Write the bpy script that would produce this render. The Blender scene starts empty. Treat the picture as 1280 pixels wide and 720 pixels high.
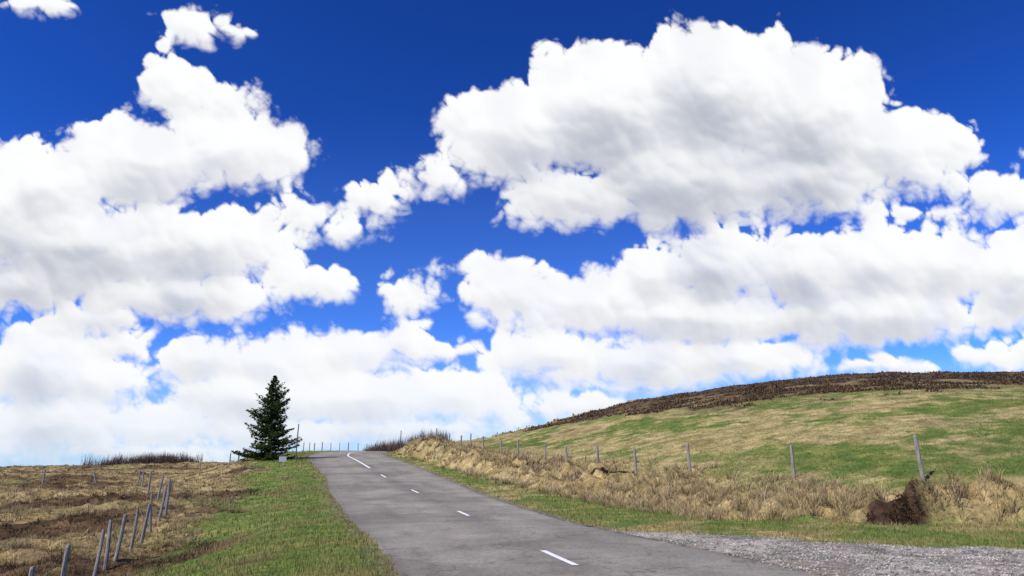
import bpy, math, numpy as np
from mathutils import Vector
rng=np.random.default_rng(7)
CZ=1.7; F=853.0; P=math.radians(14.8); cP,sP=math.cos(P),math.sin(P)
def ss(a,b,x):
    t=np.clip((x-a)/(b-a),0,1); return t*t*(3-2*t)
def mix(a,b,t): return a+(b-a)*t
# ---------------- noise
perm=np.random.default_rng(3).permutation(256); perm=np.concatenate([perm,perm,perm])
ga=np.random.default_rng(4).uniform(0,2*np.pi,256); gx=np.cos(ga); gy=np.sin(ga)
def pn(x,y,seed=0):
    x=np.asarray(x,float)+seed*17.13; y=np.asarray(y,float)+seed*31.7
    xi=np.floor(x).astype(np.int64); yi=np.floor(y).astype(np.int64)
    xf=x-xi; yf=y-yi; xi&=255; yi&=255
    u=xf*xf*xf*(xf*(xf*6-15)+10); v=yf*yf*yf*(yf*(yf*6-15)+10)
    def g(i,j,dx,dy):
        h=perm[perm[i]+j]; return gx[h]*dx+gy[h]*dy
    a=g(xi,yi,xf,yf); b=g(xi+1,yi,xf-1,yf); c=g(xi,yi+1,xf,yf-1); d=g(xi+1,yi+1,xf-1,yf-1)
    return 1.5*mix(mix(a,b,u),mix(c,d,u),v)
def fbm(x,y,o=4,seed=0,gain=.5):
    s=0;a=1;t=0
    for i in range(o):
        s=s+a*pn(x*2**i,y*2**i,seed+i*3); t+=a; a*=gain
    return s/t*1.3
# ---------------- road definition (function of y)
ry=np.arange(-300,400,.5)
def tab(pts,k):
    p=np.array(pts,float); v=np.interp(ry,p[:,0],p[:,1])
    n=int(k/.5)*2+1; w=np.hanning(n+2)[1:-1]; w/=w.sum()
    vp=np.pad(v,(n//2,n//2),mode='edge'); return np.convolve(vp,w,'valid')
xc_t=tab([(-300,60),(-80,18),(-40,12),(-12,6.8),(0,4.1),(9,2.1),(14,.87),(26.5,-1.65),(38.5,-5.1),(51,-9.2),(65,-14.3),(75,-17.6),(84,-19.4),(93,-19.4),(104,-17),(116,-10.5),(130,1),(150,18),(400,260)],5)
rz_t=tab([(-300,-8),(-80,-3.4),(-40,-2.3),(0,-1.75),(14,-1.67),(27,-1.68),(39,-1.26),(51,-.6),(65,.7),(75,1.3),(84,1.8),(92,2.2),(100,2.5),(112,2.45),(125,1.6),(160,-2),(400,-20)],6)
fl_t=tab([(-300,-3.4),(10,-3.3),(17,-3.0),(20,-2.75),(23,-2.45),(26,-2.15),(29,-1.9),(44,-1.4),(80,-.7),(112,-.15),(400,-.15)],4)
sl_t=np.gradient(xc_t,.5)
xc=lambda y:np.interp(y,ry,xc_t); rz=lambda y:np.interp(y,ry,rz_t); cth=lambda y:1/np.sqrt(1+np.interp(y,ry,sl_t)**2)
def hw(y,d):
    y=np.asarray(y,float); bump=ss(14,27,y)*ss(52,36,y)
    return 3.35+.65*ss(20,55,y)+np.where(np.asarray(d)<0,.85,-.45)*bump+np.where(np.asarray(d)<0,-.2,.4)*ss(21,12,y)
doff=lambda x,y:(x-xc(y))*cth(y)
df=lambda y:np.interp(y,[12,18,20,21.5,22.6,24,30,38,50,64,80,95,120],[260,60,26,17,12,7.6,6.7,6.7,6.0,5.4,5.3,5.6,6])
bh=lambda y:np.interp(y,[22,30,39,64,72,82,100],[1.32,1.2,.98,.88,1.0,1.1,1.1])
AZ=[-.2,-.107,-.09,-.072,-.059,-.04,-.015,.009,.047,.078,.123,.175,.25,.40,.58,.8]
YF=[95,82,77,72,68,64,59,55,51,47,43,39,35,30,25,22]
SA=[-.2,-.15,-.107,-.068,0,.1,.186,.303,.422,.54,.75,1.2,3]
SS=[.019,.024,.033,.039,.0526,.076,.096,.113,.127,.134,.1365,.135,.12]
YR=130.
HX,HY=12.15,22.75   # bare earth hollow in the bank
def hollow(x,y):
    r=((x-HX)/1.05)**2+((y-HY)/.75)**2
    return 1-ss(.55,1.25,r+.45*fbm(x*1.6,y*1.6,3,77))
def hillt(x,y):
    yy=np.maximum(y,5.); az=x/yy; yf=np.interp(az,AZ,YF); return az,yf,(yy-yf)/(YR-yf)
def H(x,y,micro=True):
    x=np.asarray(x,float); y=np.asarray(y,float)
    d=doff(x,y); R=rz(y); w=hw(y,d)
    Fl=np.interp(y,ry,fl_t)+1.0*ss(-95,-40,x)*ss(50,110,y)
    Fl=Fl+.22*fbm(x/14,y/14,3,5)
    Fl=Fl-45*ss(135,650,y)-25*ss(150,900,-x)
    vd=mix(.35,.02,ss(35,70,y))
    ver=R-vd*ss(0,6,-d-w)-.02
    nr=ss(45,25,y)
    zl=mix(ver,Fl,ss(mix(8.3,5.6,nr),mix(16,10.8,nr),-d))
    az,yf,t=hillt(x,y)
    zf=rz(yf)+bh(yf); Zr=np.interp(az,SA,SS)*YR
    tt=np.clip(t,-.2,1); p=tt*(1.15-.15*tt)
    to=np.clip(t-1,0,3); p=p+.8*to-1.6*to**2*(to<.5)-(to>=.5)*(.4+.8*(to-.5))
    hill=zf+(Zr-zf)*p+.35*fbm(x/18,y/18,3,9)*ss(0,.2,t)+.40*fbm(x/6,y/6,4,19,.6)*ss(.5,.9,t)
    hill=mix(hill,-45,ss(190,600,y))
    fy=df(y); m=ss(0,1,(d-fy)/2.4)
    base=R+.04*ss(0,2,d-w)-.02
    zr=mix(base,hill,m)
    z=np.where(d<0,zl,zr)
    far=ss(150,500,np.abs(y))*(y>0)
    z=mix(z,-45+0*z,far)
    if micro:
        bank=ss(-.3,.4,(d-fy)/2.9)*(1-ss(1.3,2.6,(d-fy)/2.9))*(d>0)
        fld=ss(7,11,-d)
        b=np.abs(fbm(x/1.3,y/1.3,3,21))
        amp=.04+.20*fld+.55*bank+.10*ss(12,16,d)*m
        z=z+amp*(b*1.6-.35)*ss(0,.8,np.abs(d)-w)*(np.abs(y)<400)
        z=z+.15*fbm(x/3,y/3,2,33)*np.maximum(fld,bank)
        z=z-.16*hollow(x,y)
    z=z-.07*(1-ss(-.45,.05,np.abs(d)-w))*(np.abs(y)<200)
    return z+CZ
def grav(x,y):
    d=doff(x,y); yg=np.interp(x,[2,4.6,10.6,25],[21.0,18.9,15.0,9.5])+1.0*fbm(x/1.7,y/1.7,3,41)
    return ss(-.5,.5,yg-y)*(d>0)*ss(-.2,.2,y+60)
def zones(x,y):
    d=doff(x,y); az,yf,t=hillt(x,y); fy=df(y)
    return d,az,t,fy
def lerp3(a,b,t): return a*(1-t[:,None])+b*t[:,None]
C=lambda *a:np.array(a,float)
def heathdark(x,y):
    return ss(-.08,.28,fbm(x/7,y/7,4,51)*.9+fbm(x/25,y/25,3,71)*.5+fbm(x/1.6,y/1.6,3,61)*.3)
TBX,TBY=[-.05,.05,.2,.35,.8],[.72,.58,.46,.38,.36]
def hilldry(x,y,t): return ss(-.12,.42,fbm(x/7,y/7,4,51)*1.0+fbm(x/1.6,y/1.6,3,61)*.5+fbm(x/25,y/25,3,71)*.8+.55*(t-.12)+.06)
def groundcol(x,y):
    d,az,t,fy=zones(x,y); w=hw(y,d)
    n1=fbm(x/7,y/7,4,51); n2=fbm(x/1.6,y/1.6,3,61); n3=fbm(x/25,y/25,3,71)
    green=lerp3(C(.10,.155,.032)[None],C(.21,.225,.060)[None],ss(-.5,.5,n2))
    tan=lerp3(C(.31,.23,.10)[None],C(.45,.355,.175)[None],ss(-.4,.5,n2))
    dark=lerp3(C(.065,.04,.022)[None],C(.14,.09,.045)[None],ss(-.4,.5,n2))
    gl=1-ss(-.6,.6,(-d-9.2)+n1*2.2+n2*1.2)
    gl=gl*(1-.75*ss(.15,.55,n1*.6+n2*.7))
    fieldc=lerp3(tan*.88,dark,heathdark(x,y))
    fieldc=lerp3(fieldc,green*.9,ss(.15,.5,-n1*.8+n3*.4)*.5)
    L=lerp3(fieldc,green,gl)
    tb=np.interp(az,TBX,TBY)
    hillc=lerp3(green*(.88+.25*n3)[:,None],tan,hilldry(x,y,t)*.75)
    hillc=lerp3(hillc,dark,ss(.42,.62,n1+n2*.3)*.6)
    dkr=lerp3(C(.04,.027,.018)[None],C(.12,.075,.042)[None],ss(-.4,.5,n2))
    hillc=lerp3(hillc,lerp3(tan*.58,dkr,ss(-.15,.2,n1+n2*.4+(t-tb)*1.5)),ss(-.05,.07,t-tb+n1*.18))
    bk=(d-fy)/2.9
    nb=1-ss(1.5,3.2,bk+n1*1.6)
    hillc=lerp3(hillc,tan*.9,nb)
    strip=lerp3(green,tan,ss(.05,.5,n1+n2*.5)*.7)
    Rr=lerp3(strip,hillc,ss(-.2,.25,bk+n2*.2))
    gr=grav(x,y)
    gc=lerp3(C(.25,.225,.19)[None],C(.42,.385,.33)[None],ss(-.3,.5,n2))
    Rr=lerp3(Rr,gc,gr)
    c=np.where((d<0)[:,None],L,Rr)
    c=lerp3(c,C(.06,.036,.022)[None]+0*c,hollow(x,y))
    e=1-ss(.0,.6,np.abs(d)-w+n2*.4)
    c=lerp3(c,C(.20,.165,.11)[None]+0*c,e*.85*(np.abs(y)<150))
    return c
# ---------------- mesh helpers
def mkmesh(name,V,faces_flat,starts,totals,col=None,smooth=False):
    me=bpy.data.meshes.new(name)
    me.vertices.add(len(V)); me.vertices.foreach_set('co',np.asarray(V,np.float32).ravel())
    me.loops.add(len(faces_flat)); me.loops.foreach_set('vertex_index',np.asarray(faces_flat,np.int32))
    me.polygons.add(len(starts)); me.polygons.foreach_set('loop_start',np.asarray(starts,np.int32))
    try: me.polygons.foreach_set('loop_total',np.asarray(totals,np.int32))
    except Exception: pass
    me.update(calc_edges=True); me.validate()
    if smooth: me.polygons.foreach_set('use_smooth',np.ones(len(starts),bool))
    if col is not None:
        a=me.attributes.new('tcol','FLOAT_COLOR','POINT')
        a.data.foreach_set('color',np.asarray(np.c_[col,np.ones(len(col))] if col.shape[1]==3 else col,np.float32).ravel())
    return me
def grid_faces(nr,nc):
    i=np.arange(nr-1)[:,None]*nc+np.arange(nc-1)[None]
    i=i.ravel(); q=np.stack([i,i+1,i+nc+1,i+nc],1); return q
def quads_mesh(name,V,Q,col=None,smooth=False):
    n=len(Q); k=Q.shape[1]
    return mkmesh(name,V,Q.ravel(),np.arange(n)*k,np.full(n,k),col,smooth)
def obj(name,me,mat=None,parent=None):
    o=bpy.data.objects.new(name,me); bpy.context.scene.collection.objects.link(o)
    if mat and me: me.materials.append(mat)
    if parent: o.parent=parent
    return o
def newmat(name):
    m=bpy.data.materials.new(name); m.use_nodes=True; nt=m.node_tree; nt.nodes.clear()
    out=nt.nodes.new('ShaderNodeOutputMaterial'); return m,nt,out
def N(nt,t,**kw):
    n=nt.nodes.new(t)
    for k,v in kw.items():
        if k.startswith('_'): setattr(n,k[1:],v)
        else: n.inputs[k.replace('__',' ')].default_value=v
    return n
def ramp(nt,fac,stops):
    r=nt.nodes.new('ShaderNodeValToRGB'); nt.links.new(fac,r.inputs[0]); e=r.color_ramp.elements
    while len(e)<len(stops): e.new(.5)
    for s,(p,c) in zip(e,stops): s.position=p; s.color=(*c,1) if len(c)==3 else c
    return r.outputs[0]
def mulcol(nt,a,b,f=1.0):
    m=nt.nodes.new('ShaderNodeMix'); m.data_type='RGBA'; m.blend_type='MULTIPLY'; m.inputs[0].default_value=f
    nt.links.new(a,m.inputs[6]); nt.links.new(b,m.inputs[7]); return m.outputs[2]
gm,nt,out=newmat('ground_soil_grass')
at=N(nt,'ShaderNodeAttribute',_attribute_name='tcol'); tc=N(nt,'ShaderNodeTexCoord')
n1=N(nt,'ShaderNodeTexNoise',Scale=6.0,Detail=8.0,Roughness=.7); n2=N(nt,'ShaderNodeTexNoise',Scale=45.0,Detail=5.0,Roughness=.7)
n0=N(nt,'ShaderNodeTexNoise',Scale=1.1,Detail=7.0,Roughness=.7)
for n in(n0,n1,n2): nt.links.new(tc.outputs['Object'],n.inputs['Vector'])
g=lambda v:(v,v,v)
c=mulcol(nt,at.outputs['Color'],ramp(nt,n1.outputs[0],[(.3,g(.45)),(.7,g(1.55))]))
c=mulcol(nt,c,ramp(nt,n2.outputs[0],[(.3,g(.65)),(.7,g(1.35))]))
c=mulcol(nt,c,ramp(nt,n0.outputs[0],[(.3,(.55,.62,.52)),(.7,(1.48,1.36,1.36))]))
b=N(nt,'ShaderNodeBump',Strength=.9,Distance=.06); nt.links.new(n1.outputs[0],b.inputs['Height'])
b2=N(nt,'ShaderNodeBump',Strength=.6,Distance=.02); nt.links.new(n2.outputs[0],b2.inputs['Height']); nt.links.new(b.outputs[0],b2.inputs['Normal'])
bs=N(nt,'ShaderNodeBsdfPrincipled',Roughness=.95); bs.inputs['Specular IOR Level'].default_value=.1
nt.links.new(c,bs.inputs['Base Color']); nt.links.new(b2.outputs[0],bs.inputs['Normal']); nt.links.new(bs.outputs[0],out.inputs[0])
bm,nt,out=newmat('grass_blades')
at=N(nt,'ShaderNodeAttribute',_attribute_name='tcol')
d1=N(nt,'ShaderNodeBsdfDiffuse'); d2=N(nt,'ShaderNodeBsdfTranslucent'); mx=N(nt,'ShaderNodeMixShader'); mx.inputs[0].default_value=.3
for d_ in(d1,d2): nt.links.new(at.outputs['Color'],d_.inputs[0])
nt.links.new(d1.outputs[0],mx.inputs[1]); nt.links.new(d2.outputs[0],mx.inputs[2]); nt.links.new(mx.outputs[0],out.inputs[0])
# ---------------- terrain
def axis(segs,lo,hi,lo_s,hi_s):
    a=[segs[0][0]]
    for s,e,st in segs:
        k=int(round((e-s)/st)); a+=list(s+(e-s)*(np.arange(k)+1)/k)
    l=[];x=segs[0][0];st=lo_s
    while x>lo: st*=1.13; x-=st; l.append(x)
    r=[];x=segs[-1][1];st=hi_s
    while x<hi: st*=1.13; x+=st; r.append(x)
    return np.array(l[::-1]+a+r)
ax=axis([(-90,-35,.7),(-35,25,.28),(25,110,.6)],-7500,7500,.8,.8)
ay=axis([(6,60,.26),(60,150,.45)],-700,7500,.4,.6)
X,Y=np.meshgrid(ax,ay); x=X.ravel(); y=Y.ravel()
me=quads_mesh('ground',np.c_[x,y,H(x,y)],grid_faces(len(ay),len(ax)),groundcol(x,y),True)
obj('ground',me,gm)
# ---------------- road
rm,nt,out=newmat('asphalt')
at=N(nt,'ShaderNodeAttribute',_attribute_name='tcol')
tc=N(nt,'ShaderNodeTexCoord')
na=N(nt,'ShaderNodeTexNoise',Scale=45.0,Detail=6.0,Roughness=.9); nb=N(nt,'ShaderNodeTexNoise',Scale=.5,Detail=7.0,Roughness=.65); nc=N(nt,'ShaderNodeTexNoise',Scale=9.0,Detail=6.0,Roughness=.8)
vo=N(nt,'ShaderNodeTexVoronoi',_feature='DISTANCE_TO_EDGE',Scale=.35)
wv=N(nt,'ShaderNodeTexNoise',Scale=2.0,Detail=4.0)
for n in(na,nb,nc,wv): nt.links.new(tc.outputs['Object'],n.inputs['Vector'])
va=N(nt,'ShaderNodeVectorMath',_operation='MULTIPLY_ADD'); nt.links.new(wv.outputs['Color'],va.inputs[0]); va.inputs[1].default_value=(1.2,1.2,0); nt.links.new(tc.outputs['Object'],va.inputs[2]); nt.links.new(va.outputs[0],vo.inputs['Vector'])
c=mulcol(nt,at.outputs['Color'],ramp(nt,na.outputs[0],[(.3,g(.25)),(.7,g(1.75))]))
c=mulcol(nt,c,ramp(nt,nb.outputs[0],[(.3,g(.74)),(.7,(1.2,1.19,1.16))]))
c=mulcol(nt,c,ramp(nt,nc.outputs[0],[(.3,g(.62)),(.7,g(1.38))]))
c=mulcol(nt,c,ramp(nt,vo.outputs['Distance'],[(0,g(.35)),(.012,g(1))]),.7)
b=N(nt,'ShaderNodeBump',Strength=.6,Distance=.015); nt.links.new(na.outputs[0],b.inputs['Height'])
bs=N(nt,'ShaderNodeBsdfPrincipled',Roughness=.85); bs.inputs['Specular IOR Level'].default_value=.25
nt.links.new(c,bs.inputs['Base Color']); nt.links.new(b.outputs[0],bs.inputs['Normal']); nt.links.new(bs.outputs[0],out.inputs[0])
ryy=np.concatenate([np.arange(-150,6,2.),np.arange(6,30,.12),np.arange(30,150,.4)])
cols=np.array([-1.0,-1.0,-.97,-.9,-.8,-.7,-.6,-.5,-.4,-.3,-.2,-.1,0,.1,.2,.3,.4,.5,.6,.7,.8,.9,.97,1.0,1.0])
YY=np.repeat(ryy[:,None],len(cols),1); CC=np.repeat(cols[None],len(ryy),0)
edge=(np.abs(CC)>.96)*np.sign(CC)*.22*fbm(YY/1.0+CC*50,YY*0,5,81,.6)
W=hw(YY,CC); D=CC*W+edge
roadz=lambda y,d:rz(y)+CZ-.011*np.abs(d)
XX=xc(YY)+D/cth(YY); ZZ=roadz(YY,D)+.012
ZZ[:,0]-=.12; ZZ[:,-1]-=.12
base=C(.255,.231,.186)
tr=np.exp(-((np.abs(np.abs(D)-1.75)-.75)/.35)**2)
sh=1+.12*tr-.14*np.exp(-(D/.35)**2)
edk=1-.22*ss(.86,1,np.abs(CC))
rc=(base[None,None]*(sh*edk)[...,None])
pt=(ss(-.05,.05,fbm(YY/6,D/5,4,88)-.12))[...,None]
rc=rc*(1-.20*pt)
seam=np.exp(-((D+2.55+.1*fbm(YY/3,YY*0,3,90))/.07)**2)[...,None]; rc=rc*(1-.3*seam)
me=quads_mesh('road',np.c_[XX.ravel(),YY.ravel(),ZZ.ravel()],grid_faces(len(ryy),len(cols)),rc.reshape(-1,3),True)
road=obj('road',me,rm)
wm,nt,out=newmat('road_paint')
tc=N(nt,'ShaderNodeTexCoord'); n=N(nt,'ShaderNodeTexNoise',Scale=25.0,Detail=6.0,Roughness=.8); nt.links.new(tc.outputs['Object'],n.inputs['Vector'])
bs=N(nt,'ShaderNodeBsdfPrincipled',Roughness=.7); nt.links.new(ramp(nt,n.outputs[0],[(.3,g(.35)),(.47,g(.8))]),bs.inputs['Base Color']); nt.links.new(bs.outputs[0],out.inputs[0])
V=[];Q=[]
def mark(y0,y1,wd=.07):
    ys=np.linspace(y0,y1,max(4,int((y1-y0)/.5)))
    for i,yy in enumerate(ys):
        for s in(-wd,wd):
            V.append((float(xc(yy)+s/cth(yy)),yy,float(roadz(yy,0))+.018))
        if i: k=len(V); Q.append((k-4,k-3,k-1,k-2))
for c0 in(-24.4,-11.6,1.2,14.1,26.9,39.2,51.2): mark(c0-1.1,c0+1.1,.062)
mark(57.5,118,.085)
obj('road_markings',quads_mesh('m',np.array(V),np.array(Q)),wm)
# ---------------- blades
def blades(name,x,y,h,w,col,lx,ly,tipk=1.25,z=None,rootk=.5,parent=None):
    n=len(x); z=H(x,y)-.02 if z is None else z
    a=rng.uniform(0,np.pi,n); dx=np.cos(a)*w/2; dy=np.sin(a)*w/2
    P0=np.stack([x-dx,y-dy,z],1);P1=np.stack([x+dx,y+dy,z],1)
    mx_=x+lx*.35; my_=y+ly*.35; mz=z+h*.6
    P2=np.stack([mx_+dx*.7,my_+dy*.7,mz],1);P3=np.stack([mx_-dx*.7,my_-dy*.7,mz],1)
    P4=np.stack([x+lx,y+ly,z+h],1)
    V=np.stack([P0,P1,P2,P3,P4],1).reshape(-1,3)
    o=np.arange(n)[:,None]*5
    fl=np.concatenate([o+0,o+1,o+2,o+3,o+3,o+2,o+4],1).ravel()
    st=np.stack([np.arange(n)*7,np.arange(n)*7+4],1).ravel(); tt=np.tile([4,3],n)
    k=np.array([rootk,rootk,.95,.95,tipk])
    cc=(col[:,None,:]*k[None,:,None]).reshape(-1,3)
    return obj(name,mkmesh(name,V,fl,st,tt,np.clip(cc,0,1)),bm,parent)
def samp(n,y0,y1,a0,a1):
    y=y0*(y1/y0)**rng.random(n); return rng.uniform(a0,a1,n)*y,y
GREEN=C(.13,.21,.036);GREEN2=C(.27,.30,.08);TAN=C(.64,.505,.275);TAN2=C(.40,.285,.125);DK=C(.085,.052,.03)
x,y=samp(215000,7,85,-.8,.95); d,az,t,fy=zones(x,y); w=hw(y,d)
n2=fbm(x/1.6,y/1.6,3,61); n1=fbm(x/7,y/7,4,51)
ok=((d<-w+.16*n2)&(d>-10.2+n1*2))|((d>w-.16*n2)&(d<fy+.3)&(rng.random(len(x))>grav(x,y)*1.05))
x,y,n1,n2,d,w=x[ok],y[ok],n1[ok],n2[ok],d[ok],w[ok]; n=len(x)
dry=np.clip(ss(.0,.5,n1*.6+n2*.7)+(rng.random(n)<.14)+.8*np.exp(-(np.abs(d)-w)/.3),0,1)
col=lerp3(lerp3(GREEN[None]+0*x[:,None],GREEN2[None],rng.random(n)*.6+ss(-.4,.4,n2)*.4),TAN2[None]*1.05,dry*.75)*rng.uniform(.75,1.15,n)[:,None]
h=rng.uniform(.04,.12,n)*(1+.7*n2)*(1+y/90)
z=H(x,y)-.02; z=np.where(np.abs(d)<w+.1,rz(y)+CZ-.06,z)
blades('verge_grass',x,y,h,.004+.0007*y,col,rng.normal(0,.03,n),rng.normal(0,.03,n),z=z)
def tussocks(name,cx,cy,R,hh,colA,colB,nb,spread=1.,dkf=None,rk=.35):
    m=len(cx); x0=np.repeat(cx,nb);y0=np.repeat(cy,nb);r=np.repeat(R,nb);h=np.repeat(hh,nb); n=len(x0)
    a=rng.uniform(0,2*np.pi,n); q=np.sqrt(rng.random(n))
    x=x0+np.cos(a)*q*r;y=y0+np.sin(a)*q*r
    h=h*rng.uniform(.6,1.15,n)*(1-.35*q)
    le=h*spread*(.25+.8*q)*rng.uniform(.5,1.3,n)
    tcl=np.repeat(rng.random(m),nb)
    col=lerp3(colA[None]+0*x[:,None],colB[None],np.clip(tcl*.7+rng.random(n)*.45-.1,0,1))
    if dkf is not None: col=lerp3(col,DK[None],np.repeat(dkf,nb)*.9)
    col=col*rng.uniform(.7,1.15,n)[:,None]
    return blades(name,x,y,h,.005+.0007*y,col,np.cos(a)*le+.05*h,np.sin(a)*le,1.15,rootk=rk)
x,y=samp(21000,17,95,-.2,.95); d,az,t,fy=zones(x,y); bk=(d-fy)/2.9
nn=fbm(x/2.2,y/2.2,2,93)
ok=(bk>-.10)&(bk<1.45+rng.random(len(x))*.9+fbm(x/4,y/4,2,91))&(nn>-.5)&(hollow(x,y)<.35)&(hollow(x,y+.35)<.6); x,y,nn=x[ok],y[ok],nn[ok]; n=len(x)
tussocks('dry_bank_grass',x,y,rng.uniform(.1,.30,n),rng.uniform(.22,.66,n)*(1+.6*fbm(x/3,y/3,2,92)),TAN,TAN2,14,.95,.45*ss(.2,.5,fbm(x/3.3,y/3.3,3,94)))
x,y=samp(17000,11,120,-.85,-.1); d,az,t,fy=zones(x,y)
n1=fbm(x/7,y/7,4,51);n2=fbm(x/1.6,y/1.6,3,61)
ok=(d<-8.8+n1*1.5)&(n2>-.35); x,y=x[ok],y[ok]; n=len(x); dk=heathdark(x,y)
tussocks('heath_grass',x,y,rng.uniform(.1,.26,n),rng.uniform(.12,.38,n)*(1-.35*dk),TAN*.85,TAN2*.9,10,1.0,dk,.3)
x,y=samp(60000,24,75,-.1,.9); d,az,t,fy=zones(x,y); bk=(d-fy)/2.9
ok=(bk>1.3)&(t<.42); x,y,t=x[ok],y[ok],t[ok]; n=len(x)
dry=np.clip(hilldry(x,y,t)+rng.normal(0,.15,n),0,1)
col=lerp3(lerp3(GREEN[None]+0*x[:,None],GREEN2[None],rng.random(n)*.6),TAN[None]*.75,dry*.75)
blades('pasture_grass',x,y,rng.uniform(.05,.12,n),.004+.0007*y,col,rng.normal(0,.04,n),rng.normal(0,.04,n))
x,y=samp(34000,58,135,-.12,.95); d,az,t,fy=zones(x,y); tb=np.interp(az,TBX,TBY)
n1=fbm(x/7,y/7,4,51);ok=(t>tb+.03-n1*.18)&(n1>-.2)&(t<1.15); x,y,n1=x[ok],y[ok],n1[ok]; n=len(x)
col=lerp3(C(.06,.037,.024)[None]+0*x[:,None],TAN2[None]*.7,(rng.random(n)**4))
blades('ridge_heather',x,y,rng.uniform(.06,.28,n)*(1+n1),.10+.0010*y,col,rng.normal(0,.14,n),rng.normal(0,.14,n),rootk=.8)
# ---------------- bushes
def bush(name,cx,cy,R,h,n,c1,c2,w=.02,lobes=5):
    lx=rng.uniform(-.8,.8,lobes)*R; ly=rng.uniform(-.3,.3,lobes)*R; lr=rng.uniform(.22,.42,lobes)*R; lh=rng.uniform(.45,1.0,lobes)*h*(1-.6*np.abs(lx)/R)
    k=rng.integers(0,lobes,n); a=rng.uniform(0,2*np.pi,n); q=rng.random(n)**.6
    x=cx+lx[k]+np.cos(a)*q*lr[k]; y=cy+ly[k]+np.sin(a)*q*lr[k]
    zb=H(x,y)-.03+lh[k]*np.sqrt(np.clip(1-q*q,0,1))*rng.random(n)*.6
    hh=rng.uniform(.03,.12,n)
    col=lerp3(c1[None]+0*x[:,None],c2[None],rng.random(n)**2.5)
    return blades(name,x,y,hh,np.full(n,w),col,np.cos(a)*q*.08+rng.normal(0,.09,n),np.sin(a)*q*.08+rng.normal(0,.09,n),1.2,z=zb,rootk=.7)
def gp(u,yy): return (u-640)/F/1.04*yy
DB=C(.05,.028,.018)
bush('heather_bush',HX-.05,HY+.05,1.0,.20,2600,DB,C(.24,.15,.075),.025,12)
bush('heather_bush',gp(772,40),39.6,1.1,.35,2200,DB,C(.16,.10,.05),.035,8)
bush('heather_bush',gp(738,41),41.,1.1,.35,2200,DB,C(.16,.10,.05),.035,8)
bush('heather_bush',gp(664,50),49.,1.1,.5,2200,DB,C(.16,.10,.05),.04,7)
def shrubs(name,xs,ys,hs,per,c1,c2,w):
    xx=np.repeat(xs,per)+rng.normal(0,.45,len(xs)*per); yy=np.repeat(ys,per)+rng.normal(0,.6,len(xs)*per); n=len(xx)
    hh=np.repeat(hs,per)*rng.uniform(.45,1.1,n); col=lerp3(c1[None]+0*xx[:,None],c2[None],rng.random(n))
    blades(name,xx,yy,hh,np.full(n,w),col,rng.normal(0,.22,n),rng.normal(0,.22,n),1.2)
k=105; u=rng.uniform(462,555,k); yy=rng.uniform(90,101,k); shrubs('bare_shrubs',(u-640)/F/1.03*yy,yy,rng.uniform(.8,2.2,k)*(.5+.5*ss(455,500,u)),40,C(.10,.06,.045),C(.20,.14,.10),.045)
k=130; u=np.concatenate([rng.normal(192,28,95),rng.uniform(95,240,35)]); yy=rng.uniform(108,118,k); shrubs('bare_shrubs',(u-640)/F/1.03*yy,yy,rng.uniform(.6,2.2,k),34,C(.09,.055,.045),C(.17,.12,.09),.05)
# ---------------- wood, fences
wd,nt,out=newmat('weathered_wood')
tc=N(nt,'ShaderNodeTexCoord'); mp=N(nt,'ShaderNodeMapping'); mp.inputs['Scale'].default_value=(30,30,3); nt.links.new(tc.outputs['Object'],mp.inputs[0])
n=N(nt,'ShaderNodeTexNoise',Scale=1.0,Detail=6.0,Roughness=.7); nt.links.new(mp.outputs[0],n.inputs['Vector'])
bs=N(nt,'ShaderNodeBsdfPrincipled',Roughness=.9); nt.links.new(ramp(nt,n.outputs[0],[(.3,(.09,.07,.055)),(.5,(.25,.215,.175)),(.75,(.42,.38,.32))]),bs.inputs['Base Color'])
b=N(nt,'ShaderNodeBump',Strength=.7,Distance=.01); nt.links.new(n.outputs[0],b.inputs['Height']); nt.links.new(b.outputs[0],bs.inputs['Normal']); nt.links.new(bs.outputs[0],out.inputs[0])
wi,nt,out=newmat('rusty_wire'); bs=N(nt,'ShaderNodeBsdfPrincipled',Roughness=.8); bs.inputs['Base Color'].default_value=(.13,.11,.10,1); nt.links.new(bs.outputs[0],out.inputs[0])
def tube(V,Q,pts,rad,sides=7,cap=True,jit=0):
    b0=len(V); pts=[Vector(p) for p in pts]
    ax_=(pts[-1]-pts[0]).normalized(); s=ax_.orthogonal().normalized(); t_=ax_.cross(s)
    for i,p in enumerate(pts):
        r=rad[i] if hasattr(rad,'__len__') else rad
        for k in range(sides):
            a=2*math.pi*k/sides; rr=r*(1+jit*rng.uniform(-1,1)); V.append(tuple(p+s*math.cos(a)*rr+t_*math.sin(a)*rr))
    for i in range(len(pts)-1):
        for k in range(sides):
            a=b0+i*sides+k; b_=b0+i*sides+(k+1)%sides; Q.append((a,b_,b_+sides,a+sides))
    if cap:
        for base_ in(b0,b0+(len(pts)-1)*sides):
            c_=len(V); V.append(tuple(sum((Vector(V[base_+k]) for k in range(sides)),Vector())/sides))
            for k in range(sides): Q.append((base_+k,base_+(k+1)%sides,c_,c_))
def pymesh(name,V,Q):
    me=bpy.data.meshes.new(name); me.from_pydata(V,[],[q if q[2]!=q[3] else q[:3] for q in Q]); me.update(); return me
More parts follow.
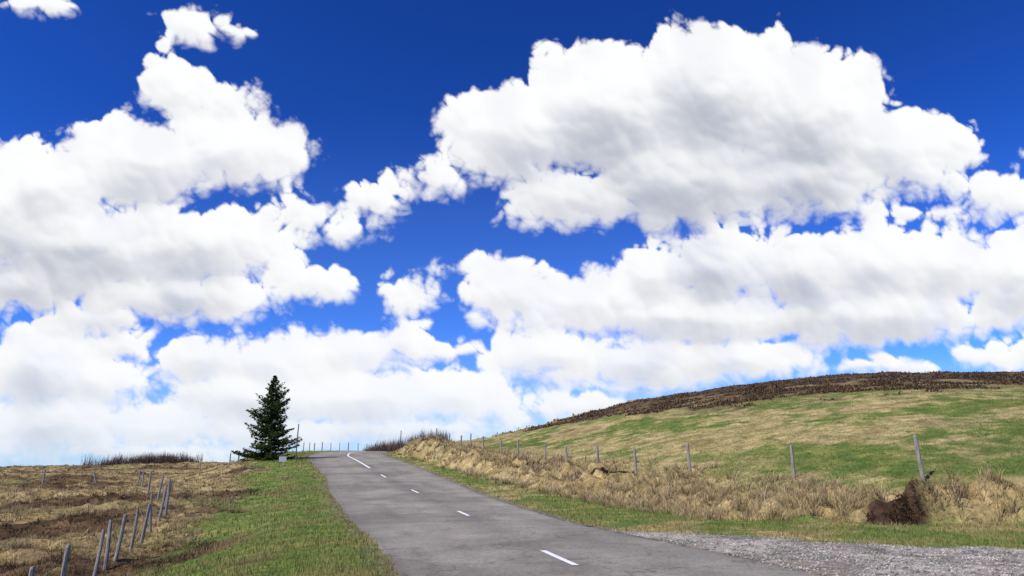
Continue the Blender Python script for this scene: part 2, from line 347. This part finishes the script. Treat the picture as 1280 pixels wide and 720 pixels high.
def fence(posts,r,wires,name='wooden_fence'):
    e=bpy.data.objects.new(name,None); bpy.context.scene.collection.objects.link(e)
    V=[];Q=[];tops=[]
    for (px,py,ph,lx,ly) in posts:
        z=float(H(px,py)); rr=r*rng.uniform(.75,1.15)
        bx,by=rng.normal(0,.012,2)
        pts=[(px+lx*ph*f+bx*math.sin(f*3),py+ly*ph*f+by*math.sin(f*3),z-.25+(ph+.25)*f) for f in(0,.3,.6,.96,1)]
        tube(V,Q,pts,[rr*1.1,rr,rr*.95,rr*.88,rr*.55],8,True,.12); tops.append((px,py,z,ph,lx,ly))
    obj('posts',pymesh('posts',V,Q),wd,e)
    if wires:
        V=[];Q=[]
        for f in wires:
            for a,b_ in zip(tops[:-1],tops[1:]):
                A=Vector((a[0]+a[4]*a[3]*f,a[1]+a[5]*a[3]*f,a[2]+a[3]*f)); B=Vector((b_[0]+b_[4]*b_[3]*f,b_[1]+b_[5]*b_[3]*f,b_[2]+b_[3]*f))
                pts=[A+(B-A)*q-Vector((0,0,.14*q*(1-q)))for q in(0,.25,.5,.75,1)]; tube(V,Q,pts,.002,3,False)
        obj('wires',pymesh('wires',V,Q),wi,e)
RF=[(1330,22.6,1.6),(1155,25,1.6),(993,30,1.35),(864,35,1.5),(796,39,1.6),(749,43,1.45),(709,47,1.5),(682,51,1.4),(648,55,1.55),(627,59,1.5),(604,64,1.5),(588,68,1.5),(576,72,1.3),(561,77,1.2),(545,82,1.7)]
fence([(gp(u,yy),yy,h,(-.02+rng.uniform(-.04,.04)),rng.uniform(-.05,.05)) for u,yy,h in RF],.072,(.35,.6,.85))
LF=[(47,15.6,1.05,.0),(88,17,1.2,.0),(124,18.6,1.3,0),(137,20,1.35,-.05),(147,21.3,1.3,.02),(165,22.6,1.35,.0),(177,24.2,1.3,.16),(189,26,1.35,-.08),(196,28,1.4,.1),(204,30,1.5,.03),(200,33,1.3,.12),(190,36,1.3,.1),(178,42,1.3,0),(170,47,1.25,-.05),(163,52,1.2,0)]
fence([((u-640)/F/1.06*yy,yy,h,l+rng.uniform(-.05,.05),rng.uniform(-.1,.1)) for u,yy,h,l in LF],.058,(.5,.8))
fence([((u-640)/F/1.035*yy,yy,h,l,0) for u,yy,h,l in [(56,44,1.3,0),(126,52,1.1,-.45),(250,60,1.5,0),(286,62,1.3,.02),(297,68,1.3,0),(318,72,1.2,0)]],.06,None)
fence([((u-640)/F/1.03*yy,yy,h,rng.uniform(-.03,.03),0) for u,yy,h in [(379,86,1.2),(386,88,1.2),(392,90,1.1),(402,93,1.2),(413,96,1.1),(424,99,1.15),(435,101,1.2),(447,103,1.2),(458,104,1.1),(468,105,1.2),(480,106,1.1)]],.06,(.8,))
pm,nt,out=newmat('dark_pole_paint'); bs=N(nt,'ShaderNodeBsdfPrincipled',Roughness=.6); tc=N(nt,'ShaderNodeTexCoord'); n=N(nt,'ShaderNodeTexNoise',Scale=9.0); nt.links.new(tc.outputs['Object'],n.inputs['Vector']); nt.links.new(ramp(nt,n.outputs[0],[(.3,(.05,.045,.04)),(.7,(.12,.10,.085))]),bs.inputs['Base Color']); nt.links.new(bs.outputs[0],out.inputs[0])
for u,yy,h in[(370,66,3.3),(500,92,2.6)]:
    V=[];Q=[]; px=(u-640)/F/1.03*yy; z=float(H(px,yy)); tube(V,Q,[(px,yy,z-.3),(px,yy,z+h*.5),(px+.02,yy,z+h)],[.06,.055,.05],8); tube(V,Q,[(px+.02,yy,z+h),(px+.02,yy,z+h+.04)],[.075,.06],8)
    obj('snow_marker_pole',pymesh('pole',V,Q),pm)
sg,nt,out=newmat('sign_panel'); bs=N(nt,'ShaderNodeBsdfPrincipled',Roughness=.4); tc=N(nt,'ShaderNodeTexCoord'); br=N(nt,'ShaderNodeTexBrick',Scale=6.0); br.inputs['Color1'].default_value=(.03,.06,.14,1); br.inputs['Color2'].default_value=(.10,.16,.25,1); br.inputs['Mortar'].default_value=(.35,.38,.40,1); br.inputs['Mortar Size'].default_value=.03
nt.links.new(tc.outputs['Generated'],br.inputs['Vector']); nt.links.new(br.outputs[0],bs.inputs['Base Color']); nt.links.new(bs.outputs[0],out.inputs[0])
e=bpy.data.objects.new('information_sign',None); bpy.context.scene.collection.objects.link(e)
sy=60.; sx=(354-640)/F/1.03*sy; sz=float(H(sx,sy))
V=[];Q=[]
for o_ in(-.24,.24): tube(V,Q,[(sx+o_,sy,sz-.2),(sx+o_,sy,sz+.75)],.03,6)
obj('legs',pymesh('legs',V,Q),pm,e)
def box(c,s): 
    x0,y0,z0=c; a,b_,d_=s[0]/2,s[1]/2,s[2]/2
    return [(x0+i*a,y0+j*b_,z0+k*d_) for k in(-1,1) for i,j in((-1,-1),(1,-1),(1,1),(-1,1))],[(0,3,2,1),(4,5,6,7),(0,1,5,4),(1,2,6,5),(2,3,7,6),(3,0,4,7)]
V,Q=box((sx,sy-.05,sz+.58),(.62,.03,.42)); obj('panel',pymesh('panel',V,Q),sg,e)
V,Q=box((sx,sy-.05,sz+.81),(.68,.05,.035)); obj('frame',pymesh('frame',V,Q),wd,e)
# ---------------- spruce
bk_,nt,out=newmat('spruce_bark'); bs=N(nt,'ShaderNodeBsdfPrincipled',Roughness=.95); tc=N(nt,'ShaderNodeTexCoord'); n=N(nt,'ShaderNodeTexNoise',Scale=12.0,Detail=5.0); nt.links.new(tc.outputs['Object'],n.inputs['Vector']); nt.links.new(ramp(nt,n.outputs[0],[(.3,(.05,.035,.025)),(.7,(.14,.10,.075))]),bs.inputs['Base Color']); nt.links.new(bs.outputs[0],out.inputs[0])
ty=68.; tx=(335-640)/F/1.03*ty; tz=float(H(tx,ty)); TH=8.1
e=bpy.data.objects.new('spruce_tree',None); bpy.context.scene.collection.objects.link(e)
V=[];Q=[]; tube(V,Q,[(tx,ty,tz-.3),(tx+.05,ty,tz+TH*.4),(tx-.04,ty,tz+TH*.75),(tx,ty,tz+TH)],[.2,.13,.06,.012],9)
SX=[];SY=[];SZ=[];SC=[];SD=[];SL=[]
hgt=.22
while hgt<TH-.08:
    f=hgt/TH; nbr=int(6+4*(1-f)+rng.integers(0,3))
    wl=rng.uniform(.78,1.16)
    for i in range(nbr):
        a=rng.uniform(0,2*math.pi); prof=3.2*(1-f)**.95*(1-.20*math.exp(-(f/.06)**2))+.03
        L=prof*wl*rng.uniform(.5,1.15)*(1+.14*math.cos(a+.4)*math.sin(hgt*1.3)); z0=hgt+rng.uniform(-.08,.08)
        up=mix(-.05,.9,f**1.2)+rng.uniform(-.12,.12); ca,sa=math.cos(a),math.sin(a)
        pt=lambda q:(tx+ca*L*q,ty+sa*L*q,tz+z0+L*(up*q-.35*q+.42*q*q)) 
        tube(V,Q,[pt(0),pt(.5),pt(1)],[.032*(1-f)+.006,.02*(1-f)+.005,.004],4,False)
        m=int(28*L)+5; q=rng.uniform(.05,1,m)**.8; side=rng.normal(0,1,m)*(.05+.15*L*.5*(1-q)+.05)*min(1,.3+1.2*(1-f)*2)
        px=tx+ca*L*q-sa*side; py=ty+sa*L*q+ca*side; pz=tz+z0+L*(up*q-.35*q+.42*q*q)-np.abs(side)*.25
        SX.append(px);SY.append(py);SZ.append(pz); SD.append(np.c_[ca*.8-sa*np.sign(side)*.7,sa*.8+ca*np.sign(side)*.7])
        SL.append(np.full(m,.35+.65*min(1,(1-f)*3.5)))
        SC.append(np.clip((q*.9+rng.normal(0,.25,m)),0,1)*(.5+.5*rng.random()))
    hgt+=rng.uniform(.20,.38)*(1-.45*f)
obj('trunk_and_limbs',pymesh('limbs',V,Q),bk_,e)
sx_=np.concatenate(SX);sy_=np.concatenate(SY);sz_=np.concatenate(SZ);sd=np.concatenate(SD);sc=np.concatenate(SC);sl=np.concatenate(SL)
rep=2; sx_=np.repeat(sx_,rep);sy_=np.repeat(sy_,rep);sz_=np.repeat(sz_,rep);sd=np.repeat(sd,rep,0);sc=np.repeat(sc,rep);sl=np.repeat(sl,rep); n=len(sx_)
l=rng.uniform(.14,.32,n)*sl; dr=np.c_[sd*rng.uniform(.6,1,(n,1))*sl[:,None]+rng.normal(0,.35,(n,2)),rng.normal(-.12,.3,n)+(1-sl)*1.2]; dr/=np.linalg.norm(dr,axis=1)[:,None]
sdv=np.cross(dr,rng.normal(0,1,(n,3))); sdv/=np.linalg.norm(sdv,axis=1)[:,None]; wv_=rng.uniform(.025,.055,n)[:,None]
B=np.c_[sx_,sy_,sz_]; Vv=np.stack([B-sdv*wv_*.4,B+dr*l[:,None]*.5-sdv*wv_,B+dr*l[:,None],B+dr*l[:,None]*.5+sdv*wv_],1).reshape(-1,3)
colr=lerp3(C(.014,.028,.010)[None]+0*B,C(.08,.12,.030)[None],sc); Qn=np.arange(n*4).reshape(-1,4)
obj('needles',quads_mesh('needles',Vv,Qn,np.repeat(colr,4,0)),bm,e)
# ---------------- gravel stones
def stones(name,x,y,s):
    n=len(x); z=H(x,y)+s*.15
    o=np.array([[1,0,0],[0,1,0],[-1,0,0],[0,-1,0],[0,0,.7],[0,0,-.7],],float)
    V=o[None]*s[:,None,None]*rng.uniform(.6,1.25,(n,6,1)); a=rng.uniform(0,6.28,n); ca,sa=np.cos(a)[:,None],np.sin(a)[:,None]
    V=np.stack([V[...,0]*ca-V[...,1]*sa,V[...,0]*sa+V[...,1]*ca,V[...,2]],2)+np.stack([x,y,z],1)[:,None]
    f=np.array([[0,1,4],[1,2,4],[2,3,4],[3,0,4],[1,0,5],[2,1,5],[3,2,5],[0,3,5]]); Q=(np.arange(n)[:,None,None]*6+f[None]).reshape(-1,3)
    c=np.repeat(rng.uniform(.16,.55,n)[:,None]*np.array([[1,.93,.84]]),6,0)
    return obj(name,quads_mesh(name,V.reshape(-1,3),Q,c),gm)
x,y=samp(34000,7,22,.1,.95); d=doff(x,y); ok=(grav(x,y)>rng.random(len(x)))&(d>hw(y,d)-.35+rng.exponential(.35,len(x))-.25); x,y=x[ok],y[ok]
stones('gravel',x,y,rng.uniform(.008,.034,len(x)))
# ---------------- clouds / sky dome
st=1.7
us=np.arange(-520,1801,st); vs=np.arange(-430,613,st); U,Vg=np.meshgrid(us,vs)
BL=[(640,165,88,72),(760,135,125,88),(890,115,115,90),(1010,150,105,86),(1120,185,92,54),(1195,180,44,32),(720,250,94,42),(860,230,140,60),(1010,222,125,48),(968,58,16,30),(600,160,48,44),(1060,105,42,36),(1150,215,55,34),(660,275,42,16),
(630,362,70,44),(740,382,110,42),(820,350,70,44),(890,335,80,54),(1000,345,110,60),(1090,330,85,54),(1180,335,90,56),(1270,345,95,60),(1100,400,200,36),(850,402,190,32),(1380,330,120,60),
(690,448,84,38),(800,458,110,32),(920,452,95,26),(730,508,66,15),(690,500,30,14),
(1245,245,48,24),(1165,268,60,10),(1282,195,14,10),(1240,450,50,18),(1130,461,40,7),(1075,458,28,6),(1290,440,50,20),
(50,235,110,58),(180,205,120,62),(290,190,88,52),(350,190,38,34),(225,115,52,34),(285,130,42,26),(195,95,26,26),(100,310,150,60),(250,310,130,56),(372,275,36,28),(385,350,60,24),(230,370,125,34),(20,355,105,38),(120,400,60,28),(-20,280,80,80),(150,435,40,26),
(240,34,42,22),(295,42,28,9),(205,55,14,18),(50,4,46,11),
(468,255,42,24),(540,222,46,18),(428,288,28,14),(582,208,18,8),(505,238,30,12),
(513,368,42,34),(543,338,18,9),
(255,450,60,38),(340,455,95,42),(430,440,86,32),(508,428,38,26),(570,495,90,32),(460,500,125,38),(320,500,115,38),(45,462,82,56),(120,478,64,36),(25,412,30,15),(190,530,100,30),(60,535,110,36),(350,545,110,22),(642,527,20,8),(500,540,120,18),(545,432,40,13),(180,565,170,12),(600,520,40,12),
(-200,200,150,90),(-250,400,180,50),(-330,60,90,50),(1480,200,130,80),(1600,380,180,50),(1500,480,150,25),(-150,520,160,40),(300,-180,200,90),(900,-200,260,80),(1500,-80,150,60),(-200,-150,150,70)]
wu=U+12*fbm(U/110,Vg/110,3,101); wvv=Vg+9*fbm(U/110,Vg/110,3,111)
wu=wu+4*pn(U/28,Vg/28,5); wvv=wvv+4*pn(U/28,Vg/28,6)
k=5.; acc=np.zeros_like(U)
for cx,cy,rx_,ry_ in BL:
    q=np.sqrt(((wu-cx)/rx_)**2+((wvv-cy)/ry_)**2); s=(1-q)*(min(rx_,ry_)*.65+.35*math.sqrt(rx_*ry_)); acc+=np.exp(np.clip(s/k,-40,40))
S0=k*np.log(acc+1e-17)
def billow(l,seed):
    wx=pn(U/l*.7,Vg/l*.7,seed+40)*.35; wy=pn(U/l*.7,Vg/l*.7,seed+41)*.35
    return np.sqrt(np.abs(pn(U/l+wx,Vg/l+wy,seed))+.01)*1.9-.98
wlo=ss(380,560,Vg)
wisp=ss(-.05,.45,fbm(U/90,Vg/90,2,161))
fine=.6+.7*wisp
b66,b36,b20,b11,b6=billow(66,131),billow(36,133),billow(20,135),billow(11,137),billow(6,139)
nzA=13*fbm(U/95,Vg/95,3,121)+9*b66+8*b36+5*b20+(2.8*b11+1.7*b6)*fine
nzB=7*fbm(U/60,Vg/40,3,221)+5*billow(40,231)+4.5*billow(22,233)+(3*billow(12,235)+1.7*billow(7,237))*fine
nz=nzA*(1-wlo)+nzB*wlo
nz=np.where(S0<0,np.minimum(nz,13),nz)
nz2=fbm(U/34+fbm(U/60,Vg/60,2,7),Vg/20+fbm(U/60,Vg/60,2,8),5,151,.55)
S=S0+nz+1.5
def gblur(a,sx,sy):
    fy=np.fft.fftfreq(a.shape[0])[:,None]; fx=np.fft.rfftfreq(a.shape[1])[None]
    return np.fft.irfft2(np.fft.rfft2(a)*np.exp(-2*(np.pi**2)*((fx*sx/st)**2+(fy*sy/st)**2)),s=a.shape)
Scl=np.clip(S,-8,300)
Sa=gblur(Scl,1.7,1.7); gv0,gu0=np.gradient(Sa,st)
Sb=gblur(Scl,3.4,3.4); gv,gu=np.gradient(Sb,st)
Sc=gblur(Scl,9,9); gv2,gu2=np.gradient(Sc,st)
under=ss(.1,-.5,gv2)
soft=4.5+9*wisp+12*under
Sw=S+nz2*(3+9*wisp+6*under)
alpha=ss(-.45,1.0,Sw/soft)
T=np.clip(S0+.2*nz,0,50)/50
dec=math.exp(-st/72.); O=np.zeros_like(T); o=np.zeros(T.shape[1])
for i in range(T.shape[0]):
    o=o*dec+T[i]*(1-dec); O[i]=o
O=gblur(O,16,9)
rel=np.tanh(gv*.6-gu*.25)*.50+np.tanh(gv2*.8-gu2*.35)*.55+np.tanh(gv0*.5-gu0*.25)*.24
shade=ss(.24,.86,O+.06*fbm(U/110,Vg/60,3,171))
Bv=.985-.50*shade+rel*(.19+.10*shade)
Bv=Bv+.12*(1-ss(0,20,S))*(.25+.75*shade)+(.07*fbm(U/60,Vg/40,5,191,.6))*(.4+shade)
Bv=np.where(Bv>.9,.9+.14*np.tanh((Bv-.9)/.14),Bv); Bv=np.clip(Bv,0,1.05)
white=C(.975,.98,.99); grey=C(.38,.41,.51)
col=grey+(white-grey)*Bv[...,None]
hz=ss(450,592,Vg)
hc=C(.62,.75,.93); col=col*(1-.34*hz[...,None])+hc*.34*hz[...,None]
ah=.66*ss(400,585,Vg)*(.85+.5*fbm(U/160,Vg/22,4,181))+.14*ss(120,450,Vg)
ah=np.clip(ah,0,.88)
hcc=C(.30,.52,.88)+(hc-C(.30,.52,.88))*ss(380,560,Vg)[...,None]
a2=alpha*(1-.05*hz)*(1-.06*wisp)
at_=a2+ah*(1-a2); col=(col*a2[...,None]+hcc*(ah*(1-a2))[...,None])/np.maximum(at_,1e-4)[...,None]
fe=ss(-520,-400,U)*ss(-1801,-1680,-U)*ss(-430,-330,Vg); at_=at_*fe
a=(U-640)/F; b_=-(Vg-360)/F; D3=np.stack([a,cP-b_*sP,sP+b_*cP],2); D3/=np.linalg.norm(D3,axis=2)[...,None]
Vd=(D3*9000+np.array([0,0,CZ])).reshape(-1,3)
me=quads_mesh('sky',Vd,grid_faces(len(vs),len(us)),np.concatenate([col,at_[...,None]],2).reshape(-1,4),True)
sm,nt,out=newmat('sky_clouds')
at=N(nt,'ShaderNodeAttribute',_attribute_name='tcol'); em=N(nt,'ShaderNodeEmission'); tr_=N(nt,'ShaderNodeBsdfTransparent'); mx=N(nt,'ShaderNodeMixShader')
nt.links.new(at.outputs['Color'],em.inputs[0]); nt.links.new(at.outputs['Alpha'],mx.inputs[0]); nt.links.new(tr_.outputs[0],mx.inputs[1]); nt.links.new(em.outputs[0],mx.inputs[2]); nt.links.new(mx.outputs[0],out.inputs[0])
try: sm.cycles.emission_sampling='NONE'
except Exception as ex: print(ex)
obj('sky',me,sm)
# ---------------- world, sun, camera
sc_=bpy.context.scene; wld=bpy.data.worlds.new('World'); sc_.world=wld; wld.use_nodes=True; nt=wld.node_tree; nt.nodes.clear()
SE=math.radians(46); SAz=math.radians(232)
sk=nt.nodes.new('ShaderNodeTexSky'); sk.sky_type='NISHITA'; sk.sun_disc=False; sk.sun_elevation=SE; sk.sun_rotation=SAz; sk.altitude=1200; sk.air_density=1.0; sk.dust_density=.2; sk.ozone_density=2.5
sca=nt.nodes.new('ShaderNodeVectorMath'); sca.operation='SCALE'; sca.inputs[3].default_value=.12; nt.links.new(sk.outputs[0],sca.inputs[0])
ga_=nt.nodes.new('ShaderNodeGamma'); ga_.inputs[1].default_value=1.5; nt.links.new(sca.outputs[0],ga_.inputs[0])
sc2=nt.nodes.new('ShaderNodeVectorMath'); sc2.operation='MULTIPLY'; sc2.inputs[1].default_value=(3.0,8.4,18.5); nt.links.new(ga_.outputs[0],sc2.inputs[0])
bg=nt.nodes.new('ShaderNodeBackground'); bg.inputs[1].default_value=.10; ow=nt.nodes.new('ShaderNodeOutputWorld')
nt.links.new(sc2.outputs[0],bg.inputs[0]); nt.links.new(bg.outputs[0],ow.inputs[0])
ld=bpy.data.lights.new('sun','SUN'); ld.energy=5.0; ld.angle=math.radians(.5); ld.color=(1,.95,.86); lo=bpy.data.objects.new('sun',ld); sc_.collection.objects.link(lo)
sd_=Vector((math.sin(SAz)*math.cos(SE),math.cos(SAz)*math.cos(SE),math.sin(SE))); lo.rotation_euler=(-sd_).to_track_quat('-Z','Y').to_euler(); lo.location=(0,-20,40)
cd=bpy.data.cameras.new('camera'); cd.lens=24; cd.sensor_width=36; cd.clip_end=30000; cd.clip_start=.05
co=bpy.data.objects.new('camera',cd); co.location=(0,0,CZ); co.rotation_euler=(math.pi/2+P,0,0); sc_.collection.objects.link(co); sc_.camera=co
sc_.view_settings.view_transform='Standard'; sc_.view_settings.look='None'; sc_.view_settings.exposure=0
